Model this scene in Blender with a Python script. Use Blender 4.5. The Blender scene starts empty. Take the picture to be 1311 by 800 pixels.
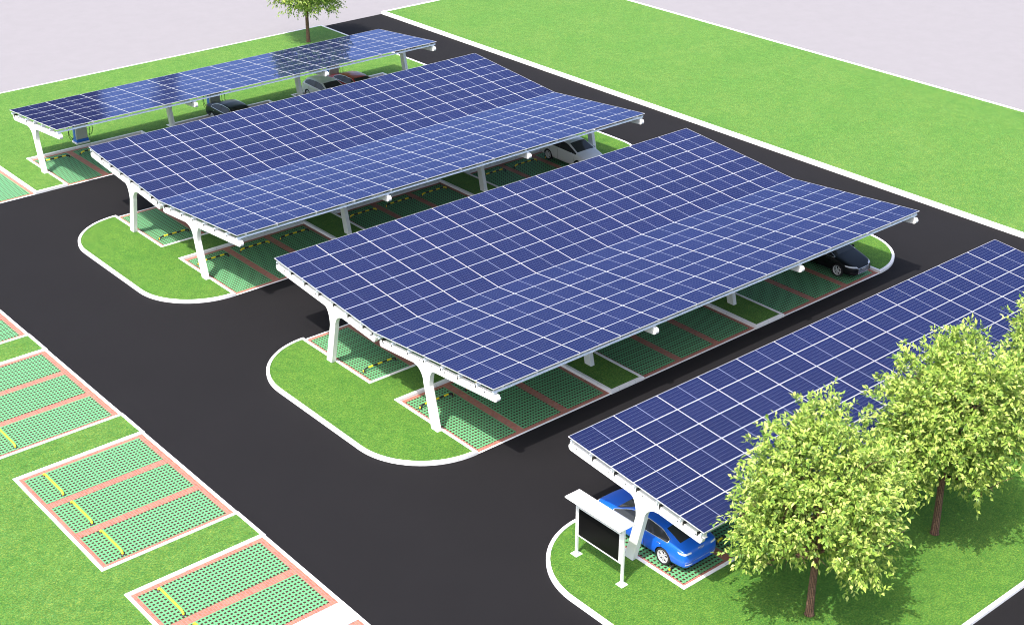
import bpy, bmesh, math, random
from mathutils import Vector, Matrix, geometry
from mathutils.bvhtree import BVHTree
R = math.radians
scene = bpy.context.scene
col = scene.collection
rnd = random.Random(7)

# ------------------------------------------------------------------ objects
def tag(o, label=None, cat=None, group=None, kind=None):
    if label: o['label'] = label
    if cat: o['category'] = cat
    if group: o['group'] = group
    if kind: o['kind'] = kind
    return o

def empty(name, loc, rz=0.0):
    o = bpy.data.objects.new(name, None)
    o.location = loc
    o.rotation_euler = (0, 0, rz)
    o.empty_display_size = 0.3
    col.objects.link(o)
    return o

def obj(name, me, parent=None, loc=None, rot=None):
    o = bpy.data.objects.new(name, me)
    col.objects.link(o)
    if parent: o.parent = parent
    if loc is not None: o.location = loc
    if rot is not None: o.rotation_euler = rot
    return o

KIDS = {}
def copy_tree(o, parent=None):
    c = o.copy()
    col.objects.link(c)
    if parent: c.parent = parent
    for ch in list(o.children):
        copy_tree(ch, c)
    return c

class MB:
    """collects simple solids into one mesh"""
    def __init__(s):
        s.bm = bmesh.new()
    def face(s, pts, mi=0):
        vs = [s.bm.verts.new(p) for p in pts]
        f = s.bm.faces.new(vs); f.material_index = mi
        return f
    def box(s, a, b, mi=0, M=None):
        x0, y0, z0 = a; x1, y1, z1 = b
        co = [(x0,y0,z0),(x1,y0,z0),(x1,y1,z0),(x0,y1,z0),(x0,y0,z1),(x1,y0,z1),(x1,y1,z1),(x0,y1,z1)]
        if M is not None: co = [M @ Vector(c) for c in co]
        v = [s.bm.verts.new(c) for c in co]
        for f in ((3,2,1,0),(4,5,6,7),(0,1,5,4),(1,2,6,5),(2,3,7,6),(3,0,4,7)):
            s.bm.faces.new([v[i] for i in f]).material_index = mi
        return s
    def prism(s, poly, a0, a1, f, mi=0):
        """poly: 2-D outline; f(u, v, a) -> 3-D"""
        A = [s.bm.verts.new(f(u, v, a0)) for u, v in poly]
        B = [s.bm.verts.new(f(u, v, a1)) for u, v in poly]
        n = len(poly)
        for i in range(n):
            j = (i+1) % n
            s.bm.faces.new((A[i], A[j], B[j], B[i])).material_index = mi
        tris = geometry.tessellate_polygon([[Vector((u, v, 0)) for u, v in poly]])
        for t in tris:
            for V, order in ((A, t), (B, t[::-1])):
                try: s.bm.faces.new([V[i] for i in order]).material_index = mi
                except ValueError: pass
        return s
    def tube(s, pts, r, n=8, mi=0, cap=True):
        pts = [Vector(p) for p in pts]
        rs = r if isinstance(r, (list, tuple)) else [r]*len(pts)
        rings = []; prev = None
        for i, p in enumerate(pts):
            d = (pts[min(i+1, len(pts)-1)] - pts[max(i-1, 0)])
            d = d.normalized() if d.length > 1e-9 else Vector((0, 0, 1))
            if prev is None:
                up = Vector((0, 0, 1)) if abs(d.z) < 0.95 else Vector((1, 0, 0))
                a = d.cross(up).normalized()
            else:
                a = (prev - d*prev.dot(d)).normalized()
            prev = a
            b = d.cross(a)
            rings.append([s.bm.verts.new(p + (a*math.cos(2*math.pi*k/n) + b*math.sin(2*math.pi*k/n))*rs[i]) for k in range(n)])
        for q in range(len(rings)-1):
            for k in range(n):
                f = s.bm.faces.new((rings[q][k], rings[q][(k+1) % n], rings[q+1][(k+1) % n], rings[q+1][k]))
                f.material_index = mi; f.smooth = True
        if cap:
            s.bm.faces.new(rings[0][::-1]).material_index = mi
            s.bm.faces.new(rings[-1]).material_index = mi
        return s
    def lathe(s, prof, axis_f, n=24, mi=0, closed=False):
        """prof: (radius, along); axis_f(rc, rs, a)->3D"""
        rings = []
        for r, a in prof:
            rings.append([s.bm.verts.new(axis_f(r*math.cos(2*math.pi*k/n), r*math.sin(2*math.pi*k/n), a)) for k in range(n)])
        m = len(rings)
        for q in range(m if closed else m-1):
            A, B = rings[q], rings[(q+1) % m]
            for k in range(n):
                f = s.bm.faces.new((A[k], A[(k+1) % n], B[(k+1) % n], B[k])); f.material_index = mi; f.smooth = True
        return s
    def mesh(s, name, mats, bevel=0.0, seg=2, normals=True):
        if normals: bmesh.ops.recalc_face_normals(s.bm, faces=s.bm.faces)
        if bevel:
            es = [e for e in s.bm.edges if len(e.link_faces) == 2 and e.calc_face_angle(0) > 0.6]
            bmesh.ops.bevel(s.bm, geom=es, offset=bevel, segments=seg, affect='EDGES', profile=0.5)
        me = bpy.data.meshes.new(name)
        s.bm.to_mesh(me); s.bm.free()
        for m in (mats if isinstance(mats, (list, tuple)) else [mats]): me.materials.append(m)
        return me
    def obj(s, name, mats, parent=None, loc=None, rot=None, **k):
        return obj(name, s.mesh(name, mats, **k), parent, loc, rot)

# ------------------------------------------------------------------ materials
class NT:
    def __init__(s, name):
        s.m = bpy.data.materials.new(name); s.m.use_nodes = True
        s.t = s.m.node_tree; s.b = s.t.nodes['Principled BSDF']
    def n(s, typ, **kw):
        nd = s.t.nodes.new(typ)
        for k, v in kw.items():
            if k.startswith('i_'):
                key = k[2:]
                key = int(key) if key.isdigit() else key.replace('_', ' ')
                nd.inputs[key].default_value = v
            else: setattr(nd, k, v)
        return nd
    def l(s, a, b): s.t.links.new(a, b)
    def math(s, op, a, b=None, c=None):
        nd = s.t.nodes.new('ShaderNodeMath'); nd.operation = op
        for i, v in enumerate((a, b, c)):
            if v is None: continue
            if isinstance(v, (int, float)): nd.inputs[i].default_value = v
            else: s.l(v, nd.inputs[i])
        return nd.outputs[0]
    def mix(s, fac, a, b, blend='MIX'):
        nd = s.t.nodes.new('ShaderNodeMix'); nd.data_type = 'RGBA'; nd.blend_type = blend
        for i, v in ((0, fac), (6, a), (7, b)):
            if isinstance(v, (int, float)): nd.inputs[i].default_value = v
            elif isinstance(v, tuple): nd.inputs[i].default_value = v if len(v) == 4 else v + (1,)
            else: s.l(v, nd.inputs[i])
        return nd.outputs[2]
    def noise(s, vec, scale, detail=4, rough=0.55):
        nd = s.n('ShaderNodeTexNoise', i_Scale=scale, i_Detail=detail, i_Roughness=rough)
        if vec is not None: s.l(vec, nd.inputs['Vector'])
        return nd.outputs['Fac']
    def ramp(s, fac, stops):
        nd = s.t.nodes.new('ShaderNodeValToRGB'); s.l(fac, nd.inputs[0])
        el = nd.color_ramp.elements
        while len(el) < len(stops): el.new(0.5)
        for e, (p, c) in zip(el, stops): e.position = p; e.color = c if len(c) == 4 else c + (1,)
        return nd.outputs[0]
    def coord(s, k='Object'): return s.n('ShaderNodeTexCoord').outputs[k]
    def sep(s, v):
        nd = s.n('ShaderNodeSeparateXYZ'); s.l(v, nd.inputs[0]); return nd.outputs
    def bump(s, h, strength, dist=0.02):
        nd = s.n('ShaderNodeBump', i_Strength=strength, i_Distance=dist)
        s.l(h, nd.inputs['Height']); s.l(nd.outputs[0], s.b.inputs['Normal'])

def plain(name, c, rough=0.5, metal=0.0, spec=0.5, coat=0.0, var=0.0, vscale=3.0):
    k = NT(name); b = k.b
    b.inputs['Base Color'].default_value = c + (1,)
    b.inputs['Roughness'].default_value = rough; b.inputs['Metallic'].default_value = metal
    b.inputs['Specular IOR Level'].default_value = spec
    if coat:
        if max(c) < 0.05: b.inputs['Specular IOR Level'].default_value = 0.25; coat = 0.04
    b.inputs['Coat Weight'].default_value = coat; b.inputs['Coat Roughness'].default_value = 0.04
    if var:
        v = k.coord('Object')
        f = k.noise(v, vscale, 6, 0.65)
        lo = tuple(x*(1-var) for x in c); hi = tuple(min(1, x*(1+var)) for x in c)
        k.l(k.ramp(f, [(0.3, lo), (0.7, hi)]), b.inputs['Base Color'])
        k.l(k.math('MULTIPLY_ADD', f, 0.25, rough-0.12), b.inputs['Roughness'])
    return k.m

M = {}
M['white_steel'] = plain('white_steel', (0.8, 0.8, 0.78), 0.35, var=0.03, vscale=1.5)
M['white_frame'] = plain('silver_frame', (0.50, 0.505, 0.51), 0.45, 0.0)
M['backsheet'] = plain('white_backsheet', (0.82, 0.82, 0.82), 0.5)
M['purlin'] = plain('galvanised_purlin', (0.74, 0.80, 0.86), 0.42, 0.1, var=0.08, vscale=6)
M['black_plastic'] = plain('black_plastic', (0.012, 0.012, 0.013), 0.5)
M['rubber'] = plain('tyre_rubber', (0.016, 0.016, 0.017), 0.8, var=0.2, vscale=20)
M['dark_metal'] = plain('dark_metal', (0.05, 0.05, 0.055), 0.45, 0.4)
M['alloy'] = plain('alloy', (0.78, 0.79, 0.80), 0.35, 0.35)
M['chrome'] = plain('chrome', (0.75, 0.75, 0.76), 0.15, 0.9)
M['yellow'] = plain('yellow_paint', (0.78, 0.68, 0.03), 0.45, var=0.06, vscale=8)
M['blue_paint'] = plain('charger_blue', (0.03, 0.14, 0.55), 0.4)
M['cabinet'] = plain('charger_grey', (0.46, 0.46, 0.41), 0.5, var=0.05, vscale=2)
M['lamp_clear'] = plain('lamp_lens', (0.75, 0.76, 0.78), 0.12, coat=0.6)
M['lamp_red'] = plain('lamp_red', (0.45, 0.02, 0.02), 0.15, coat=0.8)
M['grille'] = plain('grille_dark', (0.02, 0.02, 0.022), 0.35, 0.3)
M['bark'] = None

def glass_mat():
    k = NT('tinted_glass'); b = k.b
    b.inputs['Base Color'].default_value = (0.035, 0.037, 0.040, 1)
    b.inputs['Roughness'].default_value = 0.05
    b.inputs['Specular IOR Level'].default_value = 0.35
    b.inputs['Coat Weight'].default_value = 0.06; b.inputs['Coat Roughness'].default_value = 0.02
    return k.m
M['car_glass'] = glass_mat()

def screen_mat():
    k = NT('black_screen'); b = k.b
    b.inputs['Base Color'].default_value = (0.006, 0.006, 0.006, 1)
    b.inputs['Roughness'].default_value = 0.3; b.inputs['Specular IOR Level'].default_value = 0.08
    return k.m
M['screen'] = screen_mat()

def paint(name, c, metal=0.0, rough=0.32):
    coat = 0.45 if max(c) > 0.05 else 0.12
    k = NT(name); b = k.b
    b.inputs['Base Color'].default_value = c + (1,)
    b.inputs['Metallic'].default_value = metal; b.inputs['Roughness'].default_value = rough
    if max(c) < 0.05: b.inputs['Specular IOR Level'].default_value = 0.25; coat = 0.04
    b.inputs['Coat Weight'].default_value = coat; b.inputs['Coat Roughness'].default_value = 0.03
    return k.m

def grass_mat(name, tint):
    k = NT(name); b = k.b; v = k.coord()
    big = k.noise(v, 0.28, 4, 0.6); mid = k.noise(v, 2.2, 5, 0.7)
    mp = k.n('ShaderNodeMapping'); mp.inputs['Rotation'].default_value = (0, 0, 0.7); mp.inputs['Scale'].default_value = (1, 2.6, 1)
    k.l(v, mp.inputs[0])
    fine = k.noise(mp.outputs[0], 13.0, 6, 0.85)
    hue = k.noise(v, 17.0, 4, 0.8)
    c = k.ramp(fine, [(0.38, (0.012, 0.045, 0.007)), (0.46, (0.052, 0.138, 0.014)), (0.54, (0.096, 0.208, 0.025)), (0.63, (0.25, 0.33, 0.08))])
    c = k.mix(1.0, c, k.ramp(hue, [(0.40, (0.60, 0.95, 1.35)), (0.5, (1.0, 1.0, 1.0)), (0.60, (1.55, 1.02, 0.85))]), 'MULTIPLY')
    c2 = k.ramp(mid, [(0.34, (0.74, 0.86, 0.70)), (0.66, (1.18, 1.10, 1.2))])
    c = k.mix(1.0, c, c2, 'MULTIPLY')
    c3 = k.ramp(big, [(0.35, (0.90, 0.98, 0.88)), (0.65, (1.12, 1.03, 1.1))])
    c = k.mix(1.0, c, c3, 'MULTIPLY')
    c = k.mix(1.0, c, tint, 'MULTIPLY')
    k.l(c, b.inputs['Base Color'])
    b.inputs['Roughness'].default_value = 0.85; b.inputs['Specular IOR Level'].default_value = 0.15
    b.inputs['Sheen Weight'].default_value = 0.15
    b.inputs['Sheen Tint'].default_value = (0.7, 1.0, 0.5, 1)
    k.bump(fine, 0.8, 0.05)
    return k.m
M['grass'] = grass_mat('island_grass', (0.76, 0.93, 0.55))
M['grass_light'] = grass_mat('light_grass', (0.95, 1.05, 1.0))

def asphalt_mat():
    k = NT('asphalt'); b = k.b; v = k.coord()
    fine = k.noise(v, 34, 6, 0.8); big = k.noise(v, 0.25, 4, 0.6)
    c = k.ramp(fine, [(0.3, (0.0056, 0.0052, 0.0058)), (0.7, (0.0124, 0.0116, 0.0130))])
    c = k.mix(1.0, c, k.ramp(big, [(0.3, (0.93, 0.93, 0.93)), (0.7, (1.06, 1.06, 1.06))]), 'MULTIPLY')
    k.l(c, b.inputs['Base Color'])
    b.inputs['Roughness'].default_value = 0.9; b.inputs['Specular IOR Level'].default_value = 0.18
    k.bump(fine, 0.5, 0.008)
    return k.m
M['asphalt'] = asphalt_mat()

def kerb_mat():
    k = NT('white_kerb'); b = k.b; v = k.coord()
    f = k.noise(v, 1.7, 6, 0.7)
    x, y, z = k.sep(v)
    # joints between kerb stones, every metre
    jx = k.math('LESS_THAN', k.math('ABSOLUTE', k.math('SUBTRACT', k.math('FRACT', x), 0.5)), 0.008)
    jy = k.math('LESS_THAN', k.math('ABSOLUTE', k.math('SUBTRACT', k.math('FRACT', y), 0.5)), 0.008)
    j = k.math('MAXIMUM', jx, jy)
    c = k.ramp(f, [(0.3, (0.78, 0.77, 0.76)), (0.7, (0.83, 0.825, 0.82))])
    c = k.mix(j, c, (0.52, 0.51, 0.50))
    k.l(c, b.inputs['Base Color']); b.inputs['Roughness'].default_value = 0.7
    return k.m
M['kerb'] = kerb_mat()

def pale_mat():
    k = NT('pale_ground'); b = k.b; v = k.coord()
    f = k.noise(v, 0.9, 6, 0.7)
    k.l(k.ramp(f, [(0.3, (0.221, 0.211, 0.221)), (0.7, (0.234, 0.223, 0.234))]), b.inputs['Base Color'])
    b.inputs['Roughness'].default_value = 0.9; b.inputs['Specular IOR Level'].default_value = 0.1
    return k.m
M['pale'] = pale_mat()

def brick_mat(swap=False):
    k = NT('red_brick_paving'); b = k.b; v = k.coord()
    mp = k.n('ShaderNodeMapping'); k.l(v, mp.inputs[0])
    if swap: mp.inputs['Rotation'].default_value = (0, 0, math.pi/2)
    br = k.n('ShaderNodeTexBrick', i_Scale=1.0)
    k.l(mp.outputs[0], br.inputs['Vector'])
    br.inputs['Color1'].default_value = (0.32, 0.108, 0.066, 1); br.inputs['Color2'].default_value = (0.42, 0.155, 0.095, 1)
    br.inputs['Mortar'].default_value = (0.24, 0.18, 0.19, 1)
    br.inputs['Mortar Size'].default_value = 0.007; br.inputs['Brick Width'].default_value = 0.21; br.inputs['Row Height'].default_value = 0.105
    f = k.noise(v, 9, 4, 0.7)
    c = k.mix(1.0, br.outputs['Color'], k.ramp(f, [(0.3, (0.86, 0.86, 0.86)), (0.7, (1.1, 1.1, 1.1))]), 'MULTIPLY')
    k.l(c, b.inputs['Base Color']); b.inputs['Roughness'].default_value = 0.8
    return k.m
M['brick'] = brick_mat()
M['brick_side'] = brick_mat(True)

def paver_mat(name, px, py):
    """green grid pavers, soil showing in the square holes"""
    k = NT(name); b = k.b; v = k.coord()
    x, y, z = k.sep(v)
    fx = k.math('FRACT', k.math('DIVIDE', x, px)); fy = k.math('FRACT', k.math('DIVIDE', y, py))
    dx = k.math('MULTIPLY', k.math('ABSOLUTE', k.math('SUBTRACT', fx, 0.5)), px)
    dy = k.math('MULTIPLY', k.math('ABSOLUTE', k.math('SUBTRACT', fy, 0.5)), py)
    hole = k.math('MULTIPLY', k.math('LESS_THAN', dx, 0.043), k.math('LESS_THAN', dy, 0.043))
    rim = k.math('MULTIPLY', k.math('LESS_THAN', dx, 0.050), k.math('LESS_THAN', dy, 0.050))
    joint = k.math('MAXIMUM', k.math('GREATER_THAN', dx, px/2-0.0055), k.math('GREATER_THAN', dy, py/2-0.0055))
    f = k.noise(v, 5, 5, 0.7)
    c = k.ramp(f, [(0.3, (0.112, 0.340, 0.150)), (0.7, (0.135, 0.390, 0.182))])
    c = k.mix(joint, c, (0.085, 0.23, 0.115))
    c = k.mix(rim, c, (0.09, 0.21, 0.105))
    soil = k.ramp(k.noise(v, 40, 3, 0.6), [(0.3, (0.028, 0.008, 0.005)), (0.7, (0.060, 0.018, 0.010))])
    c = k.mix(hole, c, soil)
    k.l(c, b.inputs['Base Color']); b.inputs['Roughness'].default_value = 0.7; b.inputs['Specular IOR Level'].default_value = 0.25
    k.bump(k.math('SUBTRACT', 1.0, rim), 1.0, 0.03)
    return k.m
M['paver'] = paver_mat('green_grass_paver', 0.152, 0.183)
M['paver_side'] = paver_mat('green_grass_paver_side', 0.152, 0.183)

def stripe_mat(name, off):
    k = NT(name); b = k.b; x, y, z = k.sep(k.coord())
    t = k.math('FRACT', k.math('DIVIDE', k.math('ADD', x, 0.9+off), 0.5143))
    s = k.math('LESS_THAN', t, 0.5)
    k.l(k.mix(s, (0.80, 0.62, 0.012), (0.012, 0.012, 0.012)), b.inputs['Base Color'])
    b.inputs['Roughness'].default_value = 0.4
    return k.m
M['stripe_black_end'] = stripe_mat('hazard_stripe_black_end', 0.0)
M['stripe_yellow_end'] = stripe_mat('hazard_stripe_yellow_end', 0.257)

def cell_mat():
    k = NT('solar_cells'); b = k.b; v = k.coord(); x, y, z = k.sep(v)
    px, py = 0.0918, 0.1805
    ax = k.math('ABSOLUTE', x)
    fx = k.math('ABSOLUTE', k.math('SUBTRACT', k.math('FRACT', k.math('DIVIDE', k.math('SUBTRACT', ax, 0.014), px)), 0.5))
    fy = k.math('ABSOLUTE', k.math('SUBTRACT', k.math('FRACT', k.math('ADD', k.math('DIVIDE', y, py), 0.0)), 0.5))
    ddx = k.math('MULTIPLY', k.math('SUBTRACT', 0.5, fx), px)   # distance to the cell border
    ddy = k.math('MULTIPLY', k.math('SUBTRACT', 0.5, fy), py)
    gx = k.math('LESS_THAN', ddx, 0.0014)
    gy = k.math('LESS_THAN', ddy, 0.0026)
    dia = k.math('LESS_THAN', k.math('ADD', ddx, ddy), 0.0125)
    # busbars along the long side of the module
    bb = k.math('ABSOLUTE', k.math('SUBTRACT', k.math('FRACT', k.math('DIVIDE', y, py/5)), 0.5))
    bus = k.math('LESS_THAN', bb, 0.016)
    mid = k.math('LESS_THAN', ax, 0.007)
    gap = k.math('MAXIMUM', k.math('MAXIMUM', gx, gy), dia)
    oi = k.n('ShaderNodeObjectInfo')
    tint = k.ramp(oi.outputs['Random'], [(0.0, (0.90, 0.92, 0.93)), (1.0, (1.08, 1.07, 1.06))])
    c = k.mix(1.0, (0.0085, 0.0135, 0.058), tint, 'MULTIPLY')
    c = k.mix(k.math('MULTIPLY', bus, 0.15), c, (0.12, 0.14, 0.22))
    c = k.mix(k.math('MULTIPLY', gap, 0.5), c, (0.26, 0.29, 0.38))
    c = k.mix(mid, c, (0.36, 0.39, 0.48))
    # glass over silicon nitride: a dark diffuse cell with a bluish mirror that grows at grazing angles
    df = k.n('ShaderNodeBsdfDiffuse'); k.l(c, df.inputs['Color'])
    gl = k.n('ShaderNodeBsdfGlossy', i_Roughness=0.03); gl.inputs['Color'].default_value = (0.46, 0.57, 1.0, 1)
    fr = k.n('ShaderNodeFresnel', i_IOR=1.12)
    mx = k.n('ShaderNodeMixShader'); k.l(k.math('MINIMUM', k.math('MULTIPLY', fr.outputs[0], 1.78), 0.8), mx.inputs[0])
    k.l(df.outputs[0], mx.inputs[1]); k.l(gl.outputs[0], mx.inputs[2])
    k.l(mx.outputs[0], k.t.nodes['Material Output'].inputs['Surface'])
    return k.m
M['cells'] = cell_mat()

def bark_mat():
    k = NT('bark'); b = k.b; v = k.coord()
    br = k.n('ShaderNodeTexBrick', i_Scale=1.0)
    x, y, z = k.sep(v)
    ang = k.math('MULTIPLY', k.math('ARCTAN2', y, x), 0.16)
    cb = k.n('ShaderNodeCombineXYZ'); k.l(z, cb.inputs[0]); k.l(ang, cb.inputs[1])
    nz = k.n('ShaderNodeTexNoise', i_Scale=9.0); k.l(v, nz.inputs['Vector'])
    mx = k.n('ShaderNodeMix', data_type='VECTOR'); mx.inputs[0].default_value = 0.03
    k.l(cb.outputs[0], mx.inputs[4]); k.l(nz.outputs['Color'], mx.inputs[5]); k.l(mx.outputs[1], br.inputs['Vector'])
    br.inputs['Color1'].default_value = (0.15, 0.075, 0.045, 1); br.inputs['Color2'].default_value = (0.24, 0.135, 0.085, 1)
    br.inputs['Mortar'].default_value = (0.03, 0.014, 0.01, 1)
    br.inputs['Mortar Size'].default_value = 0.012; br.inputs['Brick Width'].default_value = 0.22; br.inputs['Row Height'].default_value = 0.075
    br.inputs['Mortar Smooth'].default_value = 0.4
    k.l(br.outputs['Color'], b.inputs['Base Color']); b.inputs['Roughness'].default_value = 0.9
    k.bump(k.math('SUBTRACT', 1.0, br.outputs['Fac']), 0.6, 0.02)
    return k.m
M['bark'] = bark_mat()

def leaf_mat():
    k = NT('young_leaf'); t = k.t
    g = k.n('ShaderNodeNewGeometry')
    c = k.ramp(g.outputs['Random Per Island'], [(0.0, (0.10, 0.20, 0.034)), (0.35, (0.235, 0.37, 0.056)), (0.7, (0.41, 0.535, 0.10)), (1.0, (0.59, 0.66, 0.20))])
    k.l(c, k.b.inputs['Base Color']); k.b.inputs['Roughness'].default_value = 0.42; k.b.inputs['Specular IOR Level'].default_value = 0.32
    tr = k.n('ShaderNodeBsdfTranslucent'); k.l(c, tr.inputs['Color'])
    mx = k.n('ShaderNodeMixShader'); mx.inputs[0].default_value = 0.24
    k.l(k.b.outputs[0], mx.inputs[1]); k.l(tr.outputs[0], mx.inputs[2])
    k.l(mx.outputs[0], t.nodes['Material Output'].inputs['Surface'])
    return k.m
M['leaf'] = leaf_mat()

# ------------------------------------------------------------------ setting
KH = 0.15
def sheet(name, x0, y0, x1, y1, z, mat, thick=0.0):
    b = MB()
    if thick: b.box((x0, y0, z-thick), (x1, y1, z))
    else: b.face([(x0,y0,z),(x1,y0,z),(x1,y1,z),(x0,y1,z)])
    return tag(b.obj(name, mat), kind='structure')

sheet('ground', -1500, -1500, 1500, 1500, -0.35, M['pale'])
sheet('road', -44.8, -43.9, 36.95, 51.2, 0.0, M['asphalt'], 0.34)

def inset(poly, d):
    """miter inset of a counter-clockwise outline"""
    out = []; n = len(poly)
    for i in range(n):
        a = Vector(poly[i-1]); b = Vector(poly[i]); c = Vector(poly[(i+1) % n])
        e1 = (b-a).normalized(); e2 = (c-b).normalized()
        n1 = Vector((-e1.y, e1.x)); n2 = Vector((-e2.y, e2.x))
        den = 1 + n1.dot(n2)
        out.append(tuple(b + (n1+n2)*(d/den)))
    return out

def area(p): return sum(p[i-1][0]*p[i][1]-p[i][0]*p[i-1][1] for i in range(len(p)))/2

def raised(poly, kw=0.15, kh=KH, below=0.0, drop=0.03, grass='grass'):
    """a kerbed lawn: kerb ring with vertical faces and the grass it holds"""
    if area(poly) < 0: poly = poly[::-1]
    inn = inset(poly, kw); inb = inset(poly, 0.018)
    b = MB(); n = len(poly)
    ring = [[b.bm.verts.new((x, y, z)) for x, y in P] for P, z in ((poly, below), (poly, kh-0.018), (inb, kh), (inn, kh), (inn, kh-drop-0.05))]
    for A, B in zip(ring[:-1], ring[1:]):
        for i in range(n):
            j = (i+1) % n
            b.bm.faces.new((A[i], A[j], B[j], B[i]))
    tag(b.obj('kerb', M['kerb']), kind='structure')
    g = MB(); vs = [g.bm.verts.new((x, y, kh-drop)) for x, y in inn]
    for t in geometry.tessellate_polygon([[Vector((x, y, 0)) for x, y in inn]]):
        try: g.bm.faces.new([vs[i] for i in t])
        except ValueError: pass
    bmesh.ops.recalc_face_normals(g.bm, faces=g.bm.faces)
    for f in g.bm.faces:
        if f.normal.z < 0: f.normal_flip()
    tag(g.obj('lawn', M[grass], normals=False), kind='structure')

def arc(cx, cy, r, a0, a1, n=18):
    return [(cx+r*math.cos(R(a0+(a1-a0)*i/n)), cy+r*math.sin(R(a0+(a1-a0)*i/n))) for i in range(n+1)]

GX = [0.45, 10.05, 19.65]; GW = 7.56       # bay groups of three stalls
LX, RX = -3.1, 30.75
C2, C3 = 19.40, 0.13                        # centre lines of the double islands
HALF, MED = 6.55, 1.07

def double_island(c):
    y0, y1, m0, m1 = c-HALF, c+HALF, c-MED, c+MED
    p = []
    for gx in GX: p += [(gx, y0), (gx, m0), (gx+GW, m0), (gx+GW, y0)]
    r = 3.45
    p += arc(RX-r, y0+r, r, -88, 0)[0:] + arc(RX-r, y1-r, r, 0, 88)
    for gx in GX[::-1]: p += [(gx+GW, y1), (gx+GW, m1), (gx, m1), (gx, y1)]
    p += arc(LX+r, y1-r, r, 92, 180) + arc(LX+r, y0+r, r, 180, 268)
    raised(p)
double_island(C2); double_island(C3)

# back lawn with the first row cut into it
Y1R, Y1K = 32.1, 37.6
def back_lawn():
    xs = [-18.75, -9.15] + GX
    p = [(-44.5, Y1R)]
    for gx in xs: p += [(gx, Y1R), (gx, Y1K), (gx+GW, Y1K), (gx+GW, Y1R)]
    p += arc(30.95-2.2, Y1R+2.2, 2.2, -88, 0, 10) + [(30.95, 51.2), (-44.5, 51.2)]
    raised(p, below=-0.34, grass='grass_light')
back_lawn()
# lawn of the fourth row
Y4R, Y4K, Y4B = -12.5, -18.02, -25.8
def front_lawn():
    r = 3.45
    p = arc(LX+3.0, Y4B+3.0, 3.0, 180, 270, 10) + arc(RX-3.0, Y4B+3.0, 3.0, 270, 360, 10) + arc(RX-r, Y4R-r, r, 0, 88)
    for gx in GX[::-1]: p += [(gx+GW, Y4R), (gx+GW, Y4K), (gx, Y4K), (gx, Y4R)]
    p += arc(LX+r, Y4R-r, r, 92, 178)
    raised(p)
front_lawn()
# left lawn with side-on lots
LE, LK = -9.2, -14.77
LC = [C3+9.6*k for k in (2, 1, 0, -1)]
YD = -11.96                                   # upper edge of the lowest side lot
def left_lawn():
    p = [(LE, 25.6), (-44.5, 25.6), (-44.5, -43.6), (LE, -43.6)]
    for c in LC[::-1]:
        lo = YD-GW if c == LC[-1] else c-GW/2
        p += [(LE, lo), (LK, lo), (LK, c+GW/2), (LE, c+GW/2)]
    raised(p, below=-0.34, kh=0.075, grass='grass_light')
left_lawn()
raised([(36.85, -43.6), (55.2, -43.6), (55.2, 51.2), (36.85, 51.2)], kw=0.28, kh=0.22, below=-0.34, drop=0.02, grass='grass_light')

# stalls: brick base, white flush edge at the road, green pavers in each stall
def bays(gx, yr, yk, skip=()):
    s = 1 if yk > yr else -1
    a, b_ = sorted((yr + s*0.09, yk))
    sheet('brick_paving', gx, a, gx+GW, b_, 0.006, M['brick'])
    sheet('road_edge_strip', gx, min(yr, yr+s*0.10), gx+GW, max(yr, yr+s*0.10), 0.012, M['kerb'])
    for k in range(3):
        x0 = gx + 2.52*k + 0.2; x1 = gx + 2.52*(k+1) - 0.2
        u, v = sorted((yr + s*0.30, yk - s*0.2))
        bx = MB(); bx.box((x0, u, 0.002), (x1, v, 0.016))
        tag(bx.obj('grass_paver', M['paver']), kind='structure')
for gx in GX:
    bays(gx, Y1R, Y1K); bays(gx, C2+HALF, C2+MED); bays(gx, C2-HALF, C2-MED)
    bays(gx, C3+HALF, C3+MED); bays(gx, C3-HALF, C3-MED); bays(gx, Y4R, Y4K)
bays(-9.15, Y1R, Y1K); bays(-18.75, Y1R, Y1K)
def side_bays(c, two=False):
    y0, y1 = c-GW/2, c+GW/2
    ylow = y0 + 2.52 if two else y0
    sheet('brick_paving', LK, ylow, LE-0.13, y1, 0.006, M['brick_side'])
    sheet('road_edge_strip', LE-0.15, ylow, LE, y1, 0.012, M['kerb'])
    for k in range(2 if two else 3):
        b1 = y1 - 2.52*k - 0.2; b0 = y1 - 2.52*(k+1) + 0.2
        bx = MB(); bx.box((LK+0.18, b0, 0.002), (LE-0.40, b1, 0.016))
        tag(bx.obj('grass_paver', M['paver_side']), kind='structure')
for c in LC: side_bays(c, two=c == LC[-1])
side_bays(YD-GW/2)
# bare white slab between the two lowest side lots
c = C3-9.6
b = MB(); b.box((LK, YD+0.01, 0.0), (LE, c-GW/2+2.5, 0.03))
tag(b.obj('white_slab', M['kerb'], bevel=0.015), kind='structure')

# ------------------------------------------------------------------ carports
RP, CP, TH = 1.1458, 2.3, R(5.0)
XB = [0.2, 9.0, 18.6, 27.4]
CT, ST, TT = math.cos(TH), math.sin(TH), math.tan(TH)

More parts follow.
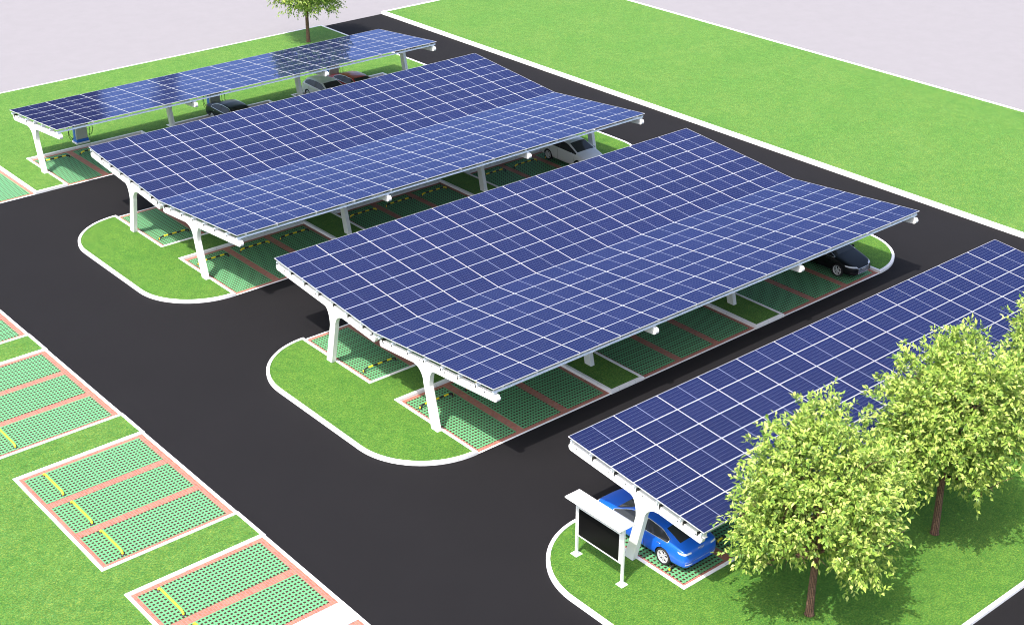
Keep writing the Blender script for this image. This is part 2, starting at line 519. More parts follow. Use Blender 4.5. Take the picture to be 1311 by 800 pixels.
def panel_meshes():
    hx, hy, fw, th = 1.148, 0.571, 0.0125, 0.038
    f = MB()
    o = [(-hx,-hy),(hx,-hy),(hx,hy),(-hx,hy)]; i = [(-hx+fw,-hy+fw),(hx-fw,-hy+fw),(hx-fw,hy-fw),(-hx+fw,hy-fw)]
    L = [[f.bm.verts.new((x, y, z)) for x, y in P] for P, z in ((i, -0.006), (i, 0.0), (o, 0.0), (o, -th))]
    for A, B in zip(L[:-1], L[1:]):
        for q in range(4): f.bm.faces.new((A[q], A[(q+1) % 4], B[(q+1) % 4], B[q]))
    f.bm.faces.new(L[3]).material_index = 1
    fm = f.mesh('frame', [M['white_frame'], M['backsheet']])
    g = MB(); e = fw+0.001
    g.face([(-hx+e,-hy+e,-0.004),(hx-e,-hy+e,-0.004),(hx-e,hy-e,-0.004),(-hx+e,hy-e,-0.004)])
    gm = g.mesh('cells', M['cells'], normals=False)
    return fm, gm
PFM, PGM = panel_meshes()

def carport_meshes(rows, base):
    L = rows*RP
    D = {}
    zb = lambda y, h: 3.2 + y*TT + h/CT          # height at distance y from the low edge
    # beam, outline in (y, z)
    t0, t1, h0, h1 = 0.13, L+0.04, -0.64, -0.335
    r = (h1-h0)/2; hm = (h0+h1)/2
    out = [(t0+0.10, h0), ]
    out += [(t1-r+r*math.sin(R(a)), hm-r*math.cos(R(a))) for a in range(0, 181, 18)]
    out += [(t0+r*0.6-r*0.6*math.sin(R(a)), hm+r*math.cos(R(a))) for a in range(0, 151, 25)]
    poly = [(t*CT-h*ST, 3.2+t*ST+h*CT) for t, h in out]
    b = MB(); b.prism(poly, -0.10, 0.10, lambda u, v, a: (a, u, v))
    D['beam'] = b.mesh('beam', M['white_steel'], bevel=0.012)
    # cover strip and splice plate on the beam
    b = MB()
    for s in (-1, 1):
        for (q0, q1, e0, e1) in ((t0+0.22, t1-0.24, -0.43, -0.412),):
            pl = [(q0, e0), (q1, e0), (q1, e1), (q0, e1)]
            pl = [(t*CT-h*ST, 3.2+t*ST+h*CT) for t, h in pl]
            b.prism(pl, s*0.101, s*0.110, lambda u, v, a: (a, u, v))
    D['beam_rib'] = b.mesh('beam_rib', M['white_steel'])
    b = MB(); b.lathe([(0.0, -0.009), (0.026, -0.009), (0.026, 0.009), (0.0, 0.009)], lambda c_, s_, a: (a, c_, s_), n=8)
    D['bolt'] = b.mesh('bolt', M['dark_metal']); D['bolt_at'] = []
    t = t0+0.3
    while t < t1-0.1:
        for s in (-1, 1): D['bolt_at'].append((s*0.11, t*CT+0.415*ST, 3.2+t*ST-0.38*CT))
        t += 0.86
    # post with curved haunches, leaning to the low edge
    lean = 0.55
    zt = lambda y: 3.2 + y*TT - 0.645
    z0, zn = 0.10, 2.1
    def cy(z): return base - lean*(z-z0)/(2.45-z0)
    wB, wN = 0.215, 0.20
    left = [(cy(z0)-wB, z0), (cy(zn)-wN, zn)]
    right = [(cy(z0)+wB, z0), (cy(zn)+wN, zn)]
    fl = 0.55
    yl, yr = cy(2.5)-wN-fl, cy(2.5)+wN+0.42
    for k in range(1, 9):
        a = R(90*k/8)
        left.append((cy(zn)-wN - (cy(zn)-wN-yl)*(1-math.cos(a)), zn + (zt(yl)+0.01-zn)*math.sin(a)))
        right.append((cy(zn)+wN + (yr-cy(zn)-wN)*(1-math.cos(a)), zn + (zt(yr)+0.01-zn)*math.sin(a)))
    poly = left + right[::-1]
    b = MB(); b.prism(poly, -0.115, 0.115, lambda u, v, a: (a, u, v))
    D['post'] = b.mesh('post', M['white_steel'], bevel=0.012)
    b = MB(); yb = cy(z0)
    b.box((-0.165, yb-0.27, 0.121), (0.165, yb+0.27, 0.141))
    for sx in (-0.14, 0.14):
        for sy in (-0.235, 0.235): b.lathe([(0.0, 0.141), (0.02, 0.141), (0.02, 0.17), (0.0, 0.17)], lambda c_, s_, a, sx=sx, sy=sy: (sx+c_, yb+sy+s_, a), n=8)
    D['base_plate'] = b.mesh('base_plate', M['white_steel'])
    # stiffener plate under the beam
    b = MB(); yc = cy(2.5)
    b.box((-0.128, yc-0.11, 2.28), (0.128, yc-0.09, zt(yc)-0.02)); b.box((-0.128, yc+0.09, 2.28), (0.128, yc+0.11, zt(yc)-0.02))
    D['stiffener'] = b.mesh('stiffener', M['white_steel'])
    # purlins: C sections along the length
    b = MB()
    pr = [(0.0, 0.0), (0.065, 0.0), (0.065, 0.01), (0.008, 0.01), (0.008, 0.09), (0.065, 0.09), (0.065, 0.10), (0.0, 0.10)]
    b.prism([(u, v) for u, v in pr], -13.77, 13.77, lambda u, v, a: (a, u-0.03, v))
    D['purlin'] = b.mesh('purlin', M['purlin'])
    D['purlin_t'] = [0.16] + [RP*i for i in range(1, rows)] + [L-0.12]
    # cleats on the beam, one beside every purlin
    b = MB(); b.box((-0.09, -0.062, -0.085), (0.09, -0.036, 0.085)); b.box((-0.09, -0.12, -0.087), (0.09, -0.062, -0.077))
    D['cleat'] = b.mesh('cleat', M['white_steel'])
    b = MB(); b.box((-0.112, -0.03, -0.05), (0.112, 0.03, 0.085))
    D['strap'] = b.mesh('strap', M['black_plastic'])
    D['strap_at'] = [(t*CT+0.335*ST, 3.2+t*ST-0.335*CT) for t in [0.35]+[RP*i-0.12 for i in range(1, rows)]]
    # mounting rails across the purlins, and the clips that hold the module edges
    b = MB(); b.box((-0.02, 0.05, -0.146), (0.02, L-0.05, -0.046))
    D['rail'] = b.mesh('mounting_rail', M['white_steel'])
    b = MB(); b.box((-0.032, -0.022, -0.148), (0.032, 0.022, -0.043))
    D['clip'] = b.mesh('clip', M['black_plastic'])
    return D
D7 = carport_meshes(7, 3.95); D6 = carport_meshes(6, 3.58)

def carport(name, D, rows, loc, rz, label, group):
    t = empty(name, loc, rz); tag(t, label, 'carport', group)
    P = lambda tt, h: (tt*CT-h*ST, 3.2+tt*ST+h*CT)
    for xb in XB:
        x = xb-13.8
        bo = obj('beam', D['beam'], t, (x, 0, 0)); obj('beam_rib', D['beam_rib'], bo); [obj('bolt', D['bolt'], bo, q) for q in D['bolt_at']]
        for y, z in D['strap_at']: obj('strap', D['strap'], bo, (0, y, z), (TH, 0, 0))
        po = obj('post', D['post'], t, (x, 0, 0)); obj('stiffener', D['stiffener'], po)
    for q, tt in enumerate(D['purlin_t']):
        y, z = P(tt, -0.248)
        po = obj('purlin', D['purlin'], t, (0, y, z), (TH, 0, 0))
        for xb in XB: obj('cleat', D['cleat'], po, (xb-13.8, 0, 0))
    for k in range(13):
        x = -13.8 + k*CP + (0.55 if k == 0 else -0.55 if k == 12 else 0)
        ra = obj('mounting_rail', D['rail'], t, (x, 0, 3.2), (TH, 0, 0))
    for r_ in range(rows):
        for k in range(12):
            y, z = P((r_+0.5)*RP, 0.0)
            f = obj('solar_panel', PFM, t, (-13.8+(k+0.5)*CP, y, z), (TH, 0, 0))
            obj('cells', PGM, f)
    return t
GC = 'solar carports over the parking rows'
carport('solar_carport', D6, 6, (13.8, 38.385, -0.02), math.pi, 'back single-slope solar carport mirroring a tree, in front of the back lawn', GC)
carport('solar_carport', D7, 7, (13.8, 19.356, 0.02), 0, 'darker far slope of the smaller V-shaped solar roof, next to the back carport', GC)
carport('solar_carport', D7, 7, (13.8, 19.356, 0.02), math.pi, 'paler near slope of the smaller V-shaped solar roof, over the white people carrier', GC)
carport('solar_carport', D7, 7, (13.8, 0, 0.02), 0, 'darker far slope of the large central V-shaped solar roof', GC)
carport('solar_carport', D7, 7, (13.8, 0, 0.02), math.pi, 'paler near slope of the large central V-shaped solar roof, over the black car', GC)
carport('solar_carport', D6, 6, (13.8, -19.158, 0.03), 0, 'nearest single-slope solar carport, deep blue, over the blue car and behind the trees', GC)

# ------------------------------------------------------------------ wheel stops
def stop_mesh(mat):
    r, L, h = 0.043, 0.9, 0.15
    pts = [(-L, 0, 0.02), (-L, 0, h-0.11)] + [(-L+0.22-0.22*math.cos(R(a)), 0, h-0.11+0.11*math.sin(R(a))) for a in (25, 50, 75, 90)]
    pts += [(-x, y, z) for x, y, z in pts[::-1]]
    b = MB(); b.tube(pts, r, 10)
    return b.mesh('bar', mat)
def foot_mesh():
    b = MB()
    b.lathe([(0.0, 0.0), (0.09, 0.0), (0.09, 0.012), (0.0, 0.012)], lambda c_, s_, a: (c_, s_, a), n=12)
    return b.mesh('foot_plate', M['dark_metal'])
SB, SY, SP, FP = stop_mesh(M['stripe_black_end']), stop_mesh(M['stripe_yellow_end']), stop_mesh(M['yellow']), foot_mesh()
ORD = ['first', 'second', 'third', 'fourth', 'fifth', 'sixth', 'seventh', 'eighth', 'ninth']
def wheel_stop(x, y, rz, me, label, group):
    t = empty('wheel_stop', (x, y, 0.016), rz); tag(t, label, 'wheel stop', group)
    obj('bar', me, t)
    for s in (-1, 1): obj('foot_plate', FP, t, (s*0.9, 0, 0.001))
    return t
# only the stops the picture shows (or nearly shows) are built
KEEP = {'back': (0, 1), 'a': (0,), 'b': range(9), 'c': (0,), 'd': (0, 1), 'e': (0, 1, 2)}
KEEP_SIDE = {(1, 2), (0, 0), (0, 1), (0, 2), (-1, 0), (-1, 1)}
ROWS = [('back', Y1K-1.05, 'under the back carport', 0), ('a', C2+MED+1.05, 'under the smaller V roof, far side', 0),
        ('b', C2-MED-1.05, 'under the smaller V roof, near side', 0), ('c', C3+MED+1.05, 'under the central V roof, far side', 0),
        ('d', C3-MED-1.05, 'under the central V roof, near side', 0), ('e', Y4K+1.05, 'under the nearest carport', 0)]
for code, y, where, _ in ROWS:
    for g in range(3):
        for s in range(3):
            i = g*3+s
            if i not in KEEP[code]: continue
            me = SB if (i % 2 == 0) else SY
            wheel_stop(GX[g]+2.52*(s+0.5), y, 0, me,
                       f'striped wheel stop, {ORD[i]} stall from the left {where}', 'striped wheel stops under the carports')
SIDE = {1: 'side lot cut off by the left edge', 0: 'side lot wholly in view', -1: 'side lot at the bottom edge'}
for k in (1, 0, -1):
    c = C3+9.6*k
    for s in range(2 if k == -1 else 3):
        if (k, s) not in KEEP_SIDE: continue
        wheel_stop(LK+0.93, c+GW/2-2.52*(s+0.5), math.pi/2, SP,
                   f'plain yellow wheel stop {ORD[s]} down in the {SIDE[k]}', 'yellow wheel stops in the side lots')

# ------------------------------------------------------------------ chargers
def charger_parts(t):
    b = MB(); b.box((-0.38, -0.27, 0.30), (0.38, 0.27, 1.72)); b.obj('cabinet', M['cabinet'], t, bevel=0.02)
    b = MB(); b.box((-0.40, -0.29, 0.10), (0.40, 0.29, 0.30)); b.obj('blue_base', M['blue_paint'], t, bevel=0.01)
    b = MB(); b.box((-0.46, -0.34, 0.0), (0.46, 0.34, 0.10)); b.obj('plinth', M['kerb'], t, bevel=0.01)
    for s in (-1, 1):
        b = MB(); b.box((s*0.382, -0.14, 0.34), (s*0.402, 0.14, 1.66)); b.obj('side_panel', M['blue_paint'], t)
        b = MB(); b.box((s*0.402, -0.2, 1.15), (s*0.50, -0.10, 1.36)); h = b.obj('holster', M['black_plastic'], t, bevel=0.01)
        for yy, z_top, ext in ((-0.15, 1.25, 0.30), (0.12, 1.05, 0.22)):
            pts = []
            for i in range(21):
                a = 2*math.pi*i/20
                pts.append((s*(0.50+ext*0.5*(1-math.cos(a))), yy+0.03*math.sin(a), z_top-0.36+0.36*math.cos(a*0.5)*1.0+0.18*math.sin(a)))
            c_ = MB(); c_.tube(pts, 0.017, 6); c_.obj('cable', M['black_plastic'], t)
    b = MB(); b.box((-0.13, -0.282, 1.22), (0.13, -0.27, 1.45)); b.obj('display', M['screen'], t)
for i, lab in enumerate(('grey and blue charging cabinet on the lawn behind the first two back stalls', 'grey and blue charging cabinet behind the dark blue car in the back row',
                         'charging cabinet with looped cables behind the silver hatchback and the red car')):
    t = empty('charging_station', (4.22+9.6*i, 38.33, 0.12)); tag(t, lab, 'charger', 'charging cabinets behind the back row'); charger_parts(t)

# ------------------------------------------------------------------ notice board
def board():
    t = empty('notice_board', (-1.17, -15.34, 0.12)); tag(t, 'white framed black notice board with a flat roof on two posts beside the blue car', 'notice board')
    for s in (1, -1):
        y = s*1.19
        b = MB(); b.box((-0.045, y-0.045, 0.02), (0.045, y+0.045, 2.47)); p_ = b.obj('post', M['white_steel'], t, bevel=0.006)
        b = MB(); b.box((-0.16, y-0.16, 0.0), (0.16, y+0.16, 0.022)); b.obj('base_plate', M['white_steel'], p_, bevel=0.004)
    b = MB(); b.box((-0.36, -1.36, 2.472), (0.36, 1.50, 2.53)); b.obj('roof', M['white_steel'], t, bevel=0.01)
    b = MB()
    y0, y1, z0, z1 = -1.14, 1.14, 0.86, 2.12
    b.box((-0.03, y0, z0), (0.045, y1, z0+0.05)); b.box((-0.03, y0, z1-0.05), (0.045, y1, z1))
    b.box((-0.03, y0, z0+0.05), (0.045, y0+0.14, z1-0.05)); b.box((-0.03, y1-0.05, z0+0.05), (0.045, y1, z1-0.05))
    b.box((0.02, y0+0.14, z0+0.05), (0.043, y1-0.05, z1-0.05))
    f = b.obj('frame', M['white_steel'], t)
    b = MB(); b.box((-0.02, y0+0.142, z0+0.052), (0.015, y1-0.052, z1-0.052)); b.obj('screen', M['screen'], f)
board()

# ------------------------------------------------------------------ trees
def tree_meshes(seed, gap):
    rg = random.Random(seed)
    tr = MB(); H = 5.6
    pts = [(0.10*math.sin(z*0.7)*z/6, 0.08*math.sin(z*0.9+1)*z/6, z) for z in [0, 0.08, 0.5, 1.1, 1.8, 2.5, 3.2, 4.0, 4.8, H]]
    tr.tube(pts, [0.20, 0.165, 0.15, 0.142, 0.135, 0.12, 0.10, 0.078, 0.055, 0.03], 12)
    tips = []
    cz, rx, rz_up, rz_dn = 4.75, 2.75, 2.95, 2.5
    nb = 17
    for i in range(nb):
        z = 2.3 + 3.0*(i/(nb-1))**1.1
        a = i*2.39996 + rg.uniform(-0.3, 0.3)
        up = 0.35 + 0.9*(i/nb) + rg.uniform(-0.08, 0.12)
        ln = (2.8 - 0.7*(i/nb)) * rg.uniform(0.82, 1.05)
        d = Vector((math.cos(a), math.sin(a), up)).normalized()
        base = Vector((0, 0, z)); P = [base]
        r0 = 0.062 - 0.03*i/nb
        for s in range(1, 7):
            f = s/6
            P.append(base + d*ln*f + Vector((rg.uniform(-.09, .09), rg.uniform(-.09, .09), -0.35*f*f + rg.uniform(-.05, .05))))
        tr.tube(P, [r0*(1-0.8*s/6)+0.006 for s in range(7)], 7)
        for s in range(2, 7):
            for q in range(2):
                b0 = P[s]
                aa = a + rg.choice((-1, 1))*rg.uniform(0.5, 1.3)
                dd = Vector((math.cos(aa), math.sin(aa), rg.uniform(-0.1, 0.9))).normalized()
                l2 = rg.uniform(0.6, 1.35)
                e = b0 + dd*l2
                tr.tube([b0, b0+dd*l2*0.5+Vector((0, 0, .05)), e], [0.018, 0.011, 0.005], 5, cap=False)
    tmesh = tr.mesh('trunk', M['bark'])
    # crown: sprays of leaves on twigs, densest near the outside, in uneven clumps
    verts, faces = [], []
    def lump(d):
        return 1 + 0.10*math.sin(3.1*d.x+1.3*seed+2*d.z) + 0.09*math.sin(4.3*d.y-2.2*d.x+seed) + 0.08*math.sin(5.1*d.z+3.3*d.y+0.7*seed)
    clumps = []
    while len(clumps) < 350:
        d = Vector((rg.gauss(0, 1), rg.gauss(0, 1), rg.gauss(0, 1))).normalized()
        rr = rg.uniform(0.30, 1.0)**0.55 * lump(d)
        p = Vector((d.x*rx*rr, d.y*rx*rr, cz + d.z*rr*(rz_up if d.z > 0 else rz_dn)))
        if p.z < 2.45: continue
        fwd = p.x*math.cos(gap)+p.y*math.sin(gap); lat = abs(p.y*math.cos(gap)-p.x*math.sin(gap))
        if fwd > 0 and lat < 0.75 and p.z < 3.35+0.51*fwd: continue
        clumps.append((p, d, rr))
    def leaf(p, ax, up, ln, w):
        side = ax.cross(up)
        if side.length < 1e-4: return
        side.normalize(); nrm = side.cross(ax).normalized()
        i = len(verts)
        droop = -nrm*ln*0.12
        verts.extend((p, p+ax*ln*0.45+side*w*0.5+nrm*w*0.22, p+ax*ln+droop, p+ax*ln*0.45-side*w*0.5+nrm*w*0.22))
        faces.extend(((i, i+1, i+2), (i, i+2, i+3)))
    for p, d, rr in clumps:
        ntw = rg.randint(7, 11)
        for _ in range(ntw):
            td = (d*0.75 + Vector((rg.gauss(0, .6), rg.gauss(0, .6), rg.gauss(0.12, .5)))).normalized()
            q = p + Vector((rg.gauss(0, .30), rg.gauss(0, .30), rg.gauss(0, .24)))
            L = rg.uniform(0.25, 0.6)
            nl = rg.randint(6, 9)
            for k in range(nl):
                f = k/(nl-1)
                b0 = q + td*L*f - Vector((0, 0, 0.10*f*f))
                sd = td.cross(Vector((rg.gauss(0, 1), rg.gauss(0, 1), rg.gauss(0, 1)))).normalized()
                ax = (td*0.7 + sd*0.85 + Vector((0, 0, -0.18))).normalized() if k < nl-1 else td
                upv = (Vector((0, 0, 1)) + Vector((rg.gauss(0, .45), rg.gauss(0, .45), 0)) + d*0.5).normalized()
                leaf(b0, ax, upv, rg.uniform(0.15, 0.25), rg.uniform(0.085, 0.128))
    me = bpy.data.meshes.new('crown'); me.from_pydata([tuple(v) for v in verts], [], faces); me.materials.append(M['leaf'])
    return tmesh, me
TM = [tree_meshes(3, R(220)-0.4), tree_meshes(11, R(220)-2.1)]
def tree(x, y, k, rz, s, label):
    t = empty('lawn_tree', (x, y, 0.11), rz); t.scale = (s*0.95, s*0.95, s*(1.04 if k == 1 else 1.0))
    tag(t, label, 'tree', 'young broadleaf trees on the lawns')
    obj('trunk', TM[k][0], t); obj('crown', TM[k][1], t)
tree(2.63, -21.9, 0, 0.4, 1.0, 'leafy yellow-green tree with its whole crown and trunk in view, nearest the notice board')
tree(9.95, -21.87, 1, 2.1, 1.0, 'second yellow-green tree in the front row, its crown reaching the right edge')
tree(17.9, -21.87, 0, 3.6, 0.93, 'yellow-green tree at the right edge, only its outer leaves showing')
tree(27.57, 47.89, 1, 0.9, 1.0, 'lone light green tree on the back lawn behind the back carport')

# ------------------------------------------------------------------ cars
def evaluated(o):
    dg = bpy.context.evaluated_depsgraph_get(); dg.update()
    return bpy.data.meshes.new_from_object(o.evaluated_get(dg), preserve_all_data_layers=True, depsgraph=dg)

FAST = dict(L=4.95, fa=1.50, ra=-1.43, wr=0.345, half=0.945, stations=[
    # f, half width, sill z, shoulder z, shoulder half width, window-bottom (y,z), window-top (y,z), roof-edge (y,z), centre z
    (2.46, 0.50, 0.34, 0.55, 0.48, (0.40, 0.585), (0.32, 0.60), (0.24, 0.605), 0.61),
    (2.40, 0.74, 0.25, 0.61, 0.72, (0.62, 0.655), (0.54, 0.665), (0.44, 0.672), 0.68),
    (2.12, 0.885, 0.20, 0.70, 0.85, (0.77, 0.755), (0.68, 0.775), (0.56, 0.785), 0.795),
    (1.72, 0.930, 0.19, 0.80, 0.90, (0.83, 0.86), (0.74, 0.88), (0.62, 0.895), 0.91),
    (1.36, 0.942, 0.19, 0.86, 0.915, (0.86, 0.935), (0.80, 0.955), (0.72, 0.972), 0.995),
    (1.22, 0.945, 0.19, 0.88, 0.918, (0.868, 0.955), (0.815, 0.985), (0.74, 1.005), 1.035),
    (0.46, 0.945, 0.19, 0.92, 0.92, (0.875, 0.975), (0.665, 1.295), (0.575, 1.345), 1.375),
    (0.26, 0.945, 0.19, 0.925, 0.92, (0.875, 0.98), (0.65, 1.325), (0.555, 1.375), 1.405),
    (-0.42, 0.945, 0.19, 0.94, 0.92, (0.875, 0.99), (0.64, 1.335), (0.545, 1.39), 1.42),
    (-0.50, 0.945, 0.19, 0.94, 0.92, (0.875, 0.99), (0.64, 1.333), (0.545, 1.388), 1.418),
    (-1.05, 0.945, 0.20, 0.955, 0.918, (0.872, 1.005), (0.645, 1.28), (0.545, 1.335), 1.365),
    (-1.22, 0.945, 0.21, 0.96, 0.915, (0.87, 1.01), (0.665, 1.235), (0.545, 1.30), 1.335),
    (-1.60, 0.940, 0.22, 0.965, 0.91, (0.862, 1.015), (0.745, 1.10), (0.575, 1.20), 1.235),
    (-1.98, 0.930, 0.24, 0.965, 0.895, (0.842, 1.01), (0.775, 1.035), (0.62, 1.085), 1.115),
    (-2.10, 0.925, 0.24, 0.96, 0.885, (0.832, 1.00), (0.768, 1.02), (0.64, 1.045), 1.065),
    (-2.34, 0.895, 0.26, 0.93, 0.85, (0.79, 0.965), (0.72, 0.985), (0.60, 1.0), 1.015),
    (-2.43, 0.85, 0.28, 0.83, 0.81, (0.75, 0.86), (0.68, 0.88), (0.56, 0.89), 0.90),
    (-2.49, 0.62, 0.34, 0.66, 0.60, (0.54, 0.68), (0.48, 0.69), (0.38, 0.695), 0.70)],
    wind=(5, 6), side=(6, 12), bpil=(8,), back=(11, 13))
HATCH = dict(L=4.3, fa=1.28, ra=-1.32, wr=0.325, half=0.89, stations=[
    (2.15, 0.48, 0.34, 0.58, 0.46, (0.38, 0.615), (0.31, 0.63), (0.23, 0.64), 0.65),
    (2.07, 0.72, 0.25, 0.66, 0.70, (0.60, 0.72), (0.52, 0.735), (0.42, 0.745), 0.755),
    (1.80, 0.84, 0.20, 0.76, 0.81, (0.73, 0.82), (0.65, 0.845), (0.54, 0.86), 0.87),
    (1.40, 0.88, 0.19, 0.86, 0.85, (0.79, 0.92), (0.71, 0.945), (0.60, 0.965), 0.98),
    (1.08, 0.89, 0.19, 0.91, 0.865, (0.81, 0.97), (0.75, 1.0), (0.67, 1.025), 1.045),
    (0.95, 0.89, 0.19, 0.92, 0.868, (0.815, 0.985), (0.765, 1.03), (0.69, 1.06), 1.09),
    (0.25, 0.89, 0.19, 0.945, 0.87, (0.822, 1.0), (0.665, 1.36), (0.58, 1.42), 1.45),
    (0.08, 0.89, 0.19, 0.95, 0.87, (0.822, 1.005), (0.655, 1.39), (0.565, 1.45), 1.48),
    (-0.36, 0.89, 0.19, 0.96, 0.87, (0.822, 1.015), (0.65, 1.405), (0.56, 1.465), 1.495),
    (-0.44, 0.89, 0.19, 0.96, 0.87, (0.822, 1.015), (0.65, 1.405), (0.56, 1.465), 1.495),
    (-1.10, 0.89, 0.20, 0.98, 0.868, (0.818, 1.035), (0.645, 1.385), (0.555, 1.445), 1.478),
    (-1.28, 0.89, 0.21, 0.985, 0.865, (0.815, 1.04), (0.65, 1.36), (0.555, 1.43), 1.465),
    (-1.72, 0.885, 0.23, 0.99, 0.86, (0.805, 1.045), (0.69, 1.22), (0.575, 1.36), 1.40),
    (-1.98, 0.86, 0.25, 0.985, 0.835, (0.78, 1.035), (0.72, 1.10), (0.62, 1.14), 1.16),
    (-2.08, 0.84, 0.26, 0.93, 0.815, (0.76, 0.97), (0.70, 1.0), (0.60, 1.02), 1.03),
    (-2.14, 0.72, 0.32, 0.70, 0.70, (0.62, 0.72), (0.55, 0.735), (0.44, 0.74), 0.75)],
    wind=(5, 6), side=(6, 12), bpil=(8,), back=(12, 13))
VAN = dict(L=4.5, fa=1.36, ra=-1.34, wr=0.33, half=0.90, stations=[
    (2.25, 0.48, 0.32, 0.56, 0.46, (0.38, 0.60), (0.31, 0.61), (0.23, 0.62), 0.63),
    (2.16, 0.74, 0.24, 0.66, 0.72, (0.62, 0.71), (0.54, 0.73), (0.44, 0.74), 0.75),
    (1.88, 0.86, 0.20, 0.76, 0.83, (0.75, 0.83), (0.67, 0.86), (0.56, 0.88), 0.90),
    (1.50, 0.89, 0.19, 0.86, 0.86, (0.80, 0.93), (0.73, 0.965), (0.63, 0.99), 1.01),
    (1.26, 0.90, 0.19, 0.90, 0.872, (0.82, 0.975), (0.76, 1.015), (0.68, 1.045), 1.07),
    (1.14, 0.90, 0.19, 0.915, 0.876, (0.826, 0.99), (0.775, 1.05), (0.70, 1.085), 1.115),
    (0.32, 0.90, 0.19, 0.94, 0.88, (0.835, 1.005), (0.68, 1.39), (0.59, 1.455), 1.49),
    (0.14, 0.90, 0.19, 0.945, 0.88, (0.835, 1.01), (0.665, 1.43), (0.575, 1.495), 1.53),
    (-0.34, 0.90, 0.19, 0.955, 0.88, (0.835, 1.02), (0.66, 1.455), (0.57, 1.52), 1.555),
    (-0.42, 0.90, 0.19, 0.955, 0.88, (0.835, 1.02), (0.66, 1.455), (0.57, 1.52), 1.555),
    (-1.15, 0.90, 0.20, 0.975, 0.878, (0.83, 1.04), (0.655, 1.43), (0.565, 1.495), 1.53),
    (-1.34, 0.90, 0.21, 0.98, 0.876, (0.828, 1.045), (0.66, 1.40), (0.565, 1.475), 1.51),
    (-1.86, 0.895, 0.23, 0.985, 0.87, (0.82, 1.05), (0.70, 1.24), (0.585, 1.39), 1.43),
    (-2.12, 0.87, 0.25, 0.98, 0.845, (0.79, 1.04), (0.73, 1.10), (0.63, 1.14), 1.16),
    (-2.20, 0.85, 0.26, 0.92, 0.825, (0.77, 0.965), (0.71, 0.99), (0.61, 1.01), 1.02),
    (-2.25, 0.74, 0.32, 0.70, 0.72, (0.64, 0.72), (0.57, 0.735), (0.46, 0.74), 0.75)],
    wind=(5, 6), side=(6, 12), bpil=(8,), back=(12, 13))

def wheel_meshes(r):
    """axle along x, centre at the origin, outer face towards -x"""
    w = 0.115; rr = r*0.75
    ax = lambda c_, s_, a: (a, c_, s_)
    b = MB()
    b.lathe([(rr, -w*0.82), (rr+0.02, -w*0.98), (r-0.03, -w), (r-0.006, -w*0.8), (r, -w*0.45), (r, w*0.45), (r-0.006, w*0.8), (r-0.03, w), (rr, w*0.8)], ax, 32, closed=True)
    ty = b.mesh('tyre', M['rubber'])
    b = MB()
    b.lathe([(rr+0.004, -w*0.86), (rr+0.004, w*0.7), (rr-0.03, w*0.7), (rr-0.028, -w*0.6), (rr-0.014, -w*0.92)], ax, 32, closed=True)
    b.lathe([(0.0, -w*0.72), (0.045, -w*0.72), (0.062, -w*0.55), (0.062, -w*0.1), (0.0, -w*0.1)], ax, 16)
    for k in range(10):
        a = 2*math.pi*k/10 + (0.10 if k % 2 else -0.10)
        Mx = Matrix.Rotation(a, 4, 'X')
        b.box((-w*0.74, 0.03, -0.017), (-w*0.48, rr-0.012, 0.017), M=Mx)
    rim = b.mesh('rim', M['alloy'])
    b = MB(); b.lathe([(0.0, 0.0), (rr-0.035, 0.0), (rr-0.035, 0.01), (0.0, 0.01)], ax, 24)
    disc = b.mesh('brake_disc', M['dark_metal'])
    return ty, rim, disc

